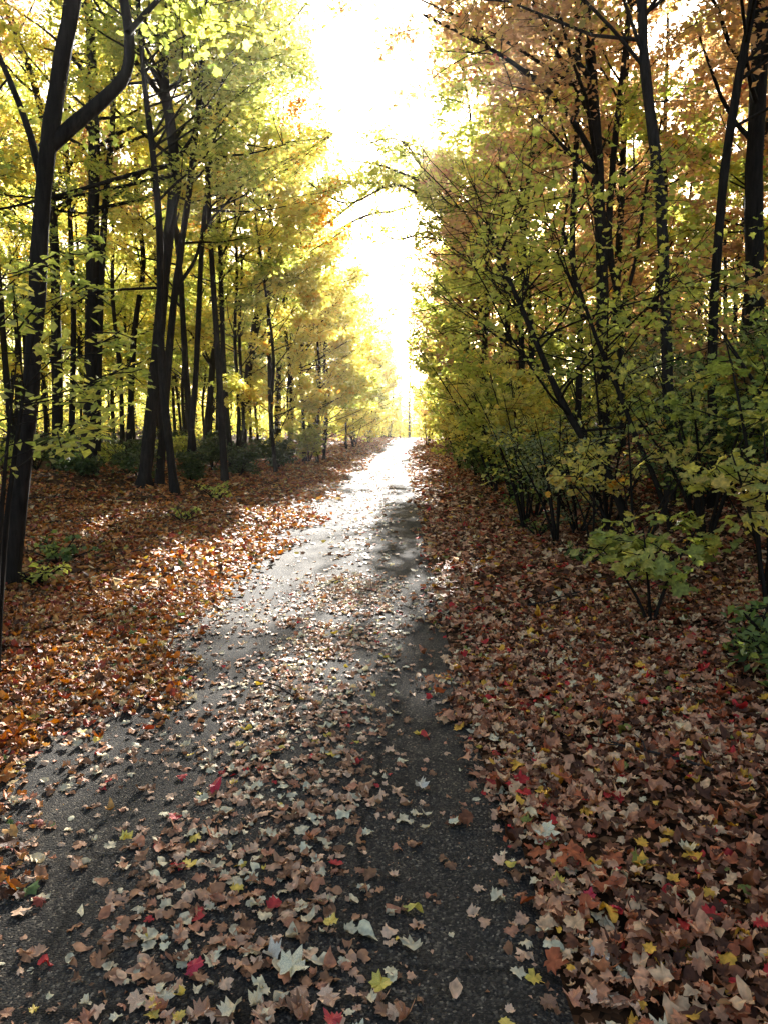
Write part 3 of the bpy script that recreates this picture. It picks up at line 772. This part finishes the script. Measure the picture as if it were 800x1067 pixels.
# sunlit young maples along the lane side of the bank
ry = np.random.default_rng(707)
for j, y in enumerate((15.5, 17.5, 20.5, 23.5, 27, 31)):
    h = 2.3 + 1.8 * ry.random(); x = 1.75 + .7 * ry.random() + .02 * y
    stems = [(2.2 + 1.9 * ry.random(), h * (.2 + .25 * ry.random()), h * (.7 + .35 * ry.random())) for _ in range(4)]
    sapling('maple_sapling', 'bright yellow-green young maple at the lane side of the bank, %s' % ('just past the leaning sapling', 'second past the leaning sapling', 'third past the leaning sapling', 'midway along the bank', 'beyond midway', 'where the lane nearly bends')[j], 'sapling', (x + float(bend(y)), y), stems, 'young maples along the bank',
            mat='yellow' if j % 2 else 'yellow_green', leaf='lobed', size=.13, n_leaf=1500, z0=.2, nb=36, blen=1.1, twig=(.2, .5), spread=(.12, .05), seed=720 + j)
for j, (sd, y) in enumerate(((-1, 52), (1, 55), (-1, 60), (1, 63), (-1, 68), (1, 71), (-1, 75), (1, 79), (-1, 82))):
    h = 2.6 + 1.6 * ry.random()
    x = float(path_l(y)) - .9 - .5 * ry.random() if sd < 0 else float(path_r(y)) + .9 + .5 * ry.random()
    stems = [(ry.random() * 6.28, h * (.2 + .3 * ry.random()), h * (.6 + .45 * ry.random())) for _ in range(5)]
    lab = 'glowing yellow bush at the far end of the lane, ' + ('open wood side' if sd < 0 else 'bank side')
    sapling('shrub', lab, 'shrub', (x, y), stems, 'yellow bushes at the lane end, ' + ('open wood side' if sd < 0 else 'bank side'), mat='yellow', leaf='oval', size=.2, n_leaf=1100, z0=.08, nb=36, blen=1.1, twig=(.3, .6), spread=(.2, .1), seed=760 + j)
for j, (x, y, h, mt, lab) in enumerate([(2.35, 7.3, 1.5, 'sapling_yellow', 'wispy yellow-leaved sapling just behind the low maple sapling'), (2.15, 9.9, 1.9, 'sapling_green', 'wispy sapling before the pale speckled shrub'), (2.9, 10.2, 2.6, 'sapling_yellow', 'taller wispy sapling among the leaning trunks, yellow leaves'),
                                        (2.05, 11.8, 2.2, 'sapling_yellow', 'wispy yellow sapling over the dark rounded shrub'), (3.3, 7.9, 2.3, 'sapling_green', 'wispy sapling between the two leaning trunks'), (3.7, 6.4, 2.4, 'sapling_green', 'wispy sapling behind the taller maple sapling with the red cluster')]):
    stems = [(ry.random() * 6.28, h * (.15 + .35 * ry.random()), h * (.6 + .45 * ry.random())) for _ in range(6)]
    sapling('maple_sapling', lab, 'sapling', (x, y), stems, 'wispy saplings on the bank', mat=mt, leaf='maple' if y < 8 else 'lobed', size=.085, n_leaf=230, z0=.35, nb=22, blen=.7, twig=(.15, .4), spread=(.09, .05), seed=780 + j, tilt=(.5, .2))
# fallen sticks
rk = np.random.default_rng(808)
for j, (x, y, L, lab) in enumerate([(-3.3, 9.2, 1.1, 'thin grey fallen stick on the rust leaves below the forked tree'), (-4.9, 12.0, 1.8, 'long fallen branch at the shaded edge of the open wood'), (-3.0, 13.5, .8, 'short stick on the sunlit rust leaves'), (1.5, 6.6, .7, 'short dark stick on the brown leaves beside the low maple sapling'),
                                    (2.9, 8.2, 1.5, 'fallen branch lying at the foot of the steeply leaning trunk'), (1.2, 10.5, .6, 'small stick on the brown leaves by the pale shrub'), (-6.3, 14.5, 2.2, 'big fallen branch among the trunks of the open wood'), (1.25, 3.4, .5, 'thin twig lying across the near brown leaves'),
                                    (-.7, 4.3, .35, 'thin twig lying among the leaves between the wheel tracks')]):
    a = rk.random() * 3.1; d = np.array((math.cos(a), math.sin(a)))
    c = np.array((x, y)); pts = []
    for f in (-.5, -.2, .1, .35, .5):
        q = c + d * L * f + rk.normal(size=2) * L * .03
        pts.append(np.array((q[0], q[1], float(gz(q[0], q[1])) + .05)))
    wk = Wood(); wk.tube(pts, np.linspace(.006 + .006 * L, .003, 5), 6, .1)
    for f in (1, 2, 3):
        sd = np.array((-d[1], d[0], .25)) * (1 if f % 2 else -1); sd[2] = abs(sd[2])
        wk.tube([pts[f], pts[f] + sd * L * .12 + np.array((*d, 0)) * L * .08, pts[f] + sd * L * .2 + np.array((*d, 0)) * L * .2], (.004 + .003 * L, .003, .002), 5)
    st = wk.build('fallen_stick', M['bark_grey'])
    tag(st, lab, 'stick', 'sticks fallen among the leaves')

# small plants on the verge
for j, (u, v, n, h, sz, mt, lab) in enumerate([(62, 590, 150, .32, .09, 'green', 'fern-like green plant on the leaf bank beside the forked tree'), (40, 612, 90, .22, .08, 'yellow_green', 'small yellowish plant at the foot of the forked tree'),
                                               (226, 522, 130, .45, .10, 'yellow_green', 'sunlit yellow-green plant on the verge below the bent trunk'), (192, 545, 70, .3, .09, 'yellow_green', 'small sunlit sprig on the verge nearer than the bigger one'),
                                               (610, 590, 80, .25, .08, 'green', 'small green plant on the leaves below the leaning trunks'), (765, 690, 90, .22, .08, 'green', 'dark green plant low on the bank near the photo edge'),
                                               (560, 560, 90, .3, .08, 'green', 'green sprig where the shrubs meet the fallen leaves')]):
    b = ground_at(u, v)
    rr = np.random.default_rng(400 + j)
    stems = [(rr.random() * 6.28, h * (.4 + .8 * rr.random()), h * (.5 + .5 * rr.random())) for _ in range(7)]
    sapling('verge_plant', lab, 'plant', (b[0], b[1]), stems, 'small plants on the verges', mat=mt, leaf='oval', size=sz, n_leaf=n, z0=.15, nb=21, blen=h * .4, twig=(.05, .12), spread=(.03, .02), seed=410 + j, keep_clear=False)

# ------------------------------------------------------------------ far wood that reads as one mass
def far_wood():
    rng = np.random.default_rng(77)
    w = Wood(); P = []
    n = 0
    while n < 330:
        y = 8 + 120 * rng.random(); x = rng.normal() * 34
        lim = (15 if x > 0 else 24) if y < 62 else 5.0
        if abs(x - (float(bend(y)) if y < 85 else 8)) < lim and y < 92: continue
        if abs(x) > 80: continue
        if math.hypot(x, y) < 16: continue
        n += 1
        z = float(gz(x, y)); h = 11 + 5 * rng.random()
        l = rng.normal(size=2) * .6
        w.tube([(x, y, z - .2), (x + l[0] * .5, y + l[1] * .5, z + h * .5), (x + l[0], y + l[1], z + h)], (.14, .10, .03), 5)
        m = 800
        zz = z + .8 + (h) * rng.random(m) ** .9
        rr = 2.6 * np.sqrt(rng.random(m)) * (1.15 - .5 * (zz - z) / h)
        c = rng.integers(0, 26, m)
        ca = rng.random(26) * 6.28
        P.append(np.stack([x + rr * np.cos(ca[c]) + rng.normal(size=m) * .5, y + rr * np.sin(ca[c]) + rng.normal(size=m) * .5, zz * 0 + np.interp(c, range(26), rng.permutation(np.linspace(z + .8, z + h + .8, 26))) + rng.normal(size=m) * .35], -1))
    for _ in range(420):
        y = 50 + 75 * rng.random(); x = (-1 if rng.random() < .62 else 1) * (5 + 62 * rng.random())
        if abs(x - (float(bend(y)) if y < 85 else 8)) < 5 and y < 92: continue
        m = 330; h = 1.5 + 3.5 * rng.random()
        P.append(np.stack([x + rng.normal(size=m) * 1.1, y + rng.normal(size=m) * 1.1, float(gz(x, y)) + h * rng.random(m) ** 1.2], -1))
    for _ in range(150):
        y = 86 + 40 * rng.random(); x = -12 + 32 * rng.random()
        m = 420; h = 2 + 6 * rng.random()
        P.append(np.stack([x + rng.normal(size=m) * 1.3, y + rng.normal(size=m) * 1.3, float(gz(x, y)) + h * rng.random(m) ** 1.1], -1))
    P = np.concatenate(P)
    P = P[P[:, 2] > gz(P[:, 0], P[:, 1]) + .1]
    P = P[(~corridor(P)) | (P[:, 1] > 84)]
    V1, L1, S1 = np.concatenate(w.V), np.concatenate(w.L), np.concatenate(w.S)
    V2, L2, S2, K = leaf_arrays(P, .26 * (.7 + .6 * rng.random(len(P))), (.6, 0), 'oval')
    V2 = V2.reshape(-1, 3)
    mi = np.concatenate([np.zeros(len(S1), int), 1 + (rng.random(len(P)) < .35).astype(int).repeat(2)])
    o = build('far_woods', np.concatenate([V1, V2]), np.concatenate([L1, L2 + len(V1)]), np.concatenate([S1, S2 + len(L1)]), [M['bark'], M['yellow'], M['yellow_green']], None, mi, np.concatenate([np.zeros(len(V1)), np.repeat(rng.random(len(P)), K)]))
    tag(o, 'far yellow autumn wood closing the view behind the nearer trees', 'woods', kind='stuff')


far_wood()

# ------------------------------------------------------------------ fallen leaves
def lay(x, y, size, lift=.012):
    z = gz(x, y)
    on = (x > path_l(y)) & (x < path_r(y))
    return np.stack([x, y, z + np.where(on, .016, .006) + lift * RNG.random(len(x))], -1)


def path_density(x, y):
    """how thickly leaves lie on the asphalt: clear in the two wheel tracks, thick at the edges and between"""
    X = x - bend(y)
    tr = np.exp(-((X - .20) / .24) ** 2) + .62 * np.exp(-((X + 1.15) / .26) ** 2)
    edge = np.maximum(sst(.30, .62, X), sst(-1.55, -2.25, X))
    mid = np.exp(-((X + .50) / .42) ** 2)
    nz = vnoise(x * 1.7 + 5, y * 1.1) * .7 + vnoise(x * 4.3, y * 3.1 + 9) * .5
    far = 1 - .5 * sst(5.5, 9.5, y)
    d = .16 + .95 * mid * far * (nz > .35) + .25 * far * nz
    d = d * (1 - .74 * np.clip(tr, 0, 1)) + edge * .9
    return np.clip(d * (.35 + nz), 0, 1)


def scatter(n, x0, x1, y0, y1, p=1.0):
    y = y0 + (y1 - y0) * RNG.random(n) ** p
    x = x0 + (x1 - x0) * RNG.random(n) + bend(y)
    return x, y


# right verge and bank
def verge(name, label, mat, x0, x1, keep, bands):
    Vs, Ls, Ss, ts = [], [], [], []
    nv = nl = 0
    for y0, y1, dens, kind, sz, curl in bands:
        n = int((x1 - x0) * (y1 - y0) * dens)
        x, y = scatter(n, x0, x1, y0, y1)
        ok = RNG.random(n) < keep(x - bend(y), y)
        x, y = x[ok], y[ok]
        s = sz * (.45 + 1.0 * RNG.random(len(x)) ** 1.5)
        P = lay(x, y, s, .05)
        V, L, St, K = leaf_arrays(P, s, (.29, 0), kind, curl)
        V = V.reshape(-1, 3)
        Vs.append(V); Ls.append(L + nv); Ss.append(St + nl); ts.append(np.repeat(RNG.random(len(P)), K))
        nv += len(V); nl += len(L)
    o = build(name, np.concatenate(Vs), np.concatenate(Ls), np.concatenate(Ss), [M[mat]], None, t=np.concatenate(ts))
    tag(o, label, 'fallen leaves', kind='stuff')
    return o


def keep_r(X, y):
    return sst(.22, .80, X + .55 * (vnoise(X * 2 + 40, y * 1.5) - .5) + .35 * (vnoise(X * 7, y * 5) - .5)) * (1 - .55 * sst(2.6, 5.5, X)) * (.55 + .45 * (vnoise(X * 3, y * 3) > .3))


def keep_l(X, y):
    e = X + .9 * (vnoise(X * 1.3 + 11, y * .9) - .5) + .4 * (vnoise(X * 6, y * 4) - .5) - .30
    return sst(-1.5, -2.25, e) * (1 - .5 * sst(-5, -8, X)) * (.55 + .45 * (vnoise(X * 3, y * 3 + 7) > .3))


verge('fallen_leaves', 'thick carpet of brown and pinkish fallen leaves between asphalt and bank', 'litter_r', .1, 6.5, keep_r,
      [(1.6, 6.5, 650, 'maple', .060, .35), (1.6, 6.5, 420, 'ovate', .064, .6), (1.6, 6.5, 260, 'maple', .052, .55), (6.5, 14, 380, 'lobed', .080, .5), (6.5, 14, 200, 'oval', .075, .8), (14, 34, 150, 'oval', .13, .4), (34, 80, 60, 'oval', .17, .3)])
verge('fallen_leaves', 'orange-rust carpet of fallen leaves on the open wood side of the lane', 'litter_l', -9.5, -1.2, keep_l,
      [(2.0, 7.0, 600, 'maple', .060, .35), (2.0, 7.0, 380, 'ovate', .064, .6), (2.0, 7.0, 240, 'maple', .052, .55), (7.0, 15, 380, 'lobed', .080, .5), (7.0, 15, 200, 'oval', .075, .8), (15, 34, 130, 'oval', .13, .4), (34, 80, 50, 'oval', .17, .3)])

# on the asphalt
n = int(3.2 * 6.0 * 720)
x, y = scatter(n, -2.4, .7, 1.7, 8.0)
ok = RNG.random(n) < path_density(x, y)
x, y = x[ok], y[ok]
s = .055 * (.4 + .8 * RNG.random(len(x)))
P = lay(x, y, s, .012)
order = np.argsort(P[:, 1])
P, s = P[order], s[order]
t = RNG.random(len(P))

CLS = [(.14, 'dark brown', (0.245, 0.119, 0.058)), (.30, 'brown', (0.432, 0.213, 0.105)), (.48, 'tan', (0.606, 0.346, 0.200)), (.64, 'pale tan', (0.740, 0.478, 0.293)), (.78, 'cream', (0.740, 0.612, 0.376)), (.88, 'rust', (0.520, 0.226, 0.118)),
       (.95, 'straw-coloured', (0.740, 0.660, 0.423)), (.98, 'yellow', (0.740, 0.532, 0.094)), (1.01, 'red', (0.548, 0.054, 0.047))]
for _, nm, c in CLS:
    M[nm] = leaf_mat(nm.replace('-', '_').replace(' ', '_') + '_leaf', [(0, c), (1, tuple(v * 1.15 for v in c))], .1, .42, 'LINEAR', 1, .5, True)
# eight leaf shapes, shared by the single leaves
shapes = []
for j in range(8):
    V, L, St, K = leaf_arrays(np.zeros((1, 3)), np.ones(1), (.12, 0), 'ovate' if j == 5 else 'maple', (.62 if j == 5 else .5 if j == 7 else .2 + .05 * j), yaw=np.zeros(1))
    me = bpy.data.meshes.new('leaf_shape')
    me.from_pydata(V[0].tolist(), [], L.reshape(-1, 3).tolist())
    a = me.attributes.new('tint', 'FLOAT', 'POINT'); a.data.foreach_set('value', np.full(K, j / 8, np.float32))
    me.materials.append(M['tan'])
    shapes.append(me)


def one_leaf(p, size, mat, label, group, tiltv=.16):
    o = bpy.data.objects.new('fallen_leaf', shapes[int(RNG.integers(8))])
    COL.objects.link(o)
    o.material_slots[0].link = 'OBJECT'
    o.material_slots[0].material = M[mat]
    o.location = tuple(float(c) for c in p); o.scale = (size,) * 3
    o.rotation_euler = (RNG.normal() * tiltv, RNG.normal() * tiltv, RNG.random() * 6.28)
    tag(o, label, 'leaf', group)
    return o


M['bright_yellow'] = leaf_mat('bright_yellow_leaf', [(0, (.62, .50, .10)), (1, (.66, .55, .12))], .1, .42, mottled=True)
M['bright_red'] = leaf_mat('bright_red_leaf', [(0, (.50, .03, .05)), (1, (.55, .04, .06))], .1, .42, mottled=True)
M['whitish'] = leaf_mat('whitish_leaf', [(0, (.64, .57, .46)), (1, (.68, .61, .49))], .1, .42, mottled=True)
special = [((430, 963), .075, 'bright_yellow', 'yellow leaf lying alone on the bare asphalt of the wheel track'), ((204, 1027), .06, 'bright_red', 'bright red leaf near the bottom of the photo'),
           ((613, 945), .055, 'bright_red', 'red leaf at the asphalt edge, upper one of two'), ((637, 961), .06, 'bright_red', 'red leaf at the asphalt edge, lower one of two'),
           ((305, 1025), .105, 'straw-coloured', 'large pale straw leaf beside the whitish one in the lowest leaves'), ((284, 1010), .06, 'whitish', 'small whitish leaf beside the large straw one'),
           ((132, 884), .06, 'bright_yellow', 'small yellow leaf on the dark asphalt at the photo\'s left'), ((224, 828), .10, 'bright_red', 'pinkish red leaf standing up among the pale ones'),
           ((626, 1010), .09, 'whitish', 'large whitish leaf where the asphalt meets the brown leaves'), ((567, 878), .10, 'straw-coloured', 'pale straw leaf on dark asphalt by the leaf edge'),
           ((437, 832), .075, 'whitish', 'whitish leaf alone on the grey wheel track'), ((708, 728), .10, 'bright_yellow', 'golden leaf in the brown carpet below the low maple sapling'),
           ((397, 1048), .075, 'bright_yellow', 'yellowish leaf at the very bottom centre of the photo'), ((472, 870), .055, 'straw-coloured', 'small pale leaf past the lone yellow one on the wheel track'),
           ((345, 980), .06, 'yellow', 'yellow leaf among tan leaves between the wheel tracks')]
for (u, v), sz, mt, lab in special:
    p = ground_at(u, v)
    one_leaf(p + np.array((0, 0, .035)), sz, mt, lab, None, .3 if 'standing' in lab else .14)

N1 = 285
for j in range(min(N1, len(P))):
    X = P[j, 0]
    zone = 'at the edge of the brown carpet' if X > .42 else 'in the bare wheel track' if X > -.05 else 'in the strip between the wheel tracks' if X > -.95 else 'in the wheel track toward the open wood' if X > -1.5 else 'at the edge of the rust carpet'
    c = next(q for q in CLS if t[j] < q[0])
    one_leaf(P[j], s[j], c[1], ('small ' if s[j] < .055 else '') + c[1] + ' fallen leaf near the camera ' + zone, ('small ' if s[j] < .055 else '') + c[1] + ' leaves ' + zone)
Q, sq, tq = P[N1:], s[N1:], t[N1:]
# farther along the lane
n = int(3.2 * 34 * 150)
x, y = scatter(n, -2.4, .8, 8.0, 42)
ok = RNG.random(n) < path_density(x - bend(y), y) * .7
x, y = x[ok], y[ok]
s2 = .09 * (.5 + .8 * RNG.random(len(x)))
cut = len(Q) * 2 // 3
pick = RNG.permutation(len(Q))
Q, sq, tq = Q[pick], sq[pick], tq[pick]
Vo, Lo_, So_, Ko = leaf_arrays(Q[cut:], sq[cut:] * 1.05, (.2, 0), 'ovate', .5)
tqo = tq[cut:]
Q, sq, tq = Q[:cut], sq[:cut], tq[:cut]
# crumbs of broken leaf and bits of twig
xc, yc = scatter(7000, -2.3, .6, 1.7, 9.0)
ok = RNG.random(7000) < path_density(xc, yc) + .15
Pc = lay(xc[ok], yc[ok], None, .004)
Vc, Lc, Sc, Kc = leaf_arrays(Pc, .006 + .014 * RNG.random(len(Pc)), (.3, 0), 'oval', .5)
Vo = np.concatenate([Vo.reshape(-1, 3), Vc.reshape(-1, 3)]); Lo_ = np.concatenate([Lo_, Lc + Ko * len(tqo)])
to = np.concatenate([np.repeat(tqo, Ko), np.repeat(RNG.random(len(Pc)) * .5, Kc)])
Va, La, Sa, Ka = leaf_arrays(Q, sq, (.16, 0), 'maple', .36)
Pb = lay(x, y, s2, .01)
Vb, Lb, Sb, Kb = leaf_arrays(Pb, s2, (.16, 0), 'lobed', .25)
Va = Va.reshape(-1, 3); Vb = Vb.reshape(-1, 3)
Va2 = np.concatenate([Va, Vo]); La2 = np.concatenate([La, Lo_ + len(Va)]); Sa2 = np.arange(len(La2) // 3) * 3
o = build('scattered_leaves', np.concatenate([Va2, Vb]), np.concatenate([La2, Lb + len(Va2)]), np.concatenate([Sa2, np.arange(len(Sb)) * 4 + len(La2)]), [M['litter_p']], None, t=np.concatenate([np.repeat(tq, Ka), to, np.repeat(RNG.random(len(Pb)), Kb)]))
tag(o, 'pale fallen leaves scattered along the asphalt of the lane', 'fallen leaves', kind='stuff')

# ------------------------------------------------------------------ air
def haze(density, aniso):
    x0, x1, y0, y1, z0, z1 = -950, 950, -320, 2050, -6, 40
    V = [(x, y, z) for z in (z0, z1) for y in (y0, y1) for x in (x0, x1)]
    F = [(0, 2, 3, 1), (4, 5, 7, 6), (0, 1, 5, 4), (1, 3, 7, 5), (3, 2, 6, 7), (2, 0, 4, 6)]
    m, n, l, out = nt('haze')
    p = n.new('ShaderNodeVolumePrincipled')
    p.inputs['Color'].default_value = (.95, .93, .9, 1); p.inputs['Density'].default_value = density; p.inputs['Anisotropy'].default_value = aniso
    l.new(p.outputs[0], out.inputs['Volume'])
    o = build('haze', V, np.array(F).reshape(-1), np.arange(6) * 4, [m])
    tag(o, 'thin haze added to the air for the veil of glare round the sun', 'haze', kind='stuff')


haze(.0003, .82)  # thin volume added to stand in for the lens glare round the sun

# ------------------------------------------------------------------ light
SUN = ray(453, 146); SUN.normalize()
elev = math.asin(SUN.z); azim = math.atan2(SUN.x, SUN.y)          # azimuth from +Y toward +X
w = bpy.data.worlds.new('World'); S.world = w
w.use_nodes = True
n = w.node_tree.nodes; n.clear()
sky = n.new('ShaderNodeTexSky'); sky.sky_type = 'NISHITA'; sky.sun_disc = False
sky.sun_elevation = elev; sky.sun_rotation = azim
sky.dust_density = 4.0; sky.air_density = 1.0; sky.ozone_density = .3
bg = n.new('ShaderNodeBackground'); bg.inputs['Strength'].default_value = .05
ow = n.new('ShaderNodeOutputWorld')
w.node_tree.links.new(sky.outputs[0], bg.inputs[0]); w.node_tree.links.new(bg.outputs[0], ow.inputs[0])
ld = bpy.data.lights.new('sun', 'SUN'); ld.energy = 5.0; ld.angle = R(.53); ld.color = (1, .96, .90)
lo = bpy.data.objects.new('sun', ld); COL.objects.link(lo)
lo.rotation_euler = (-SUN).to_track_quat('-Z', 'Y').to_euler()

S.view_settings.view_transform = 'Standard'
S.view_settings.look = 'None'
S.view_settings.exposure = 2.85
S.view_settings.gamma = 1.0
S.view_settings.use_curve_mapping = False
S.render.engine = 'CYCLES'
c = S.cycles
c.max_bounces = 6; c.diffuse_bounces = 3; c.glossy_bounces = 2; c.transmission_bounces = 4; c.transparent_max_bounces = 8
c.use_denoising = True
c.caustics_reflective = False; c.caustics_refractive = False
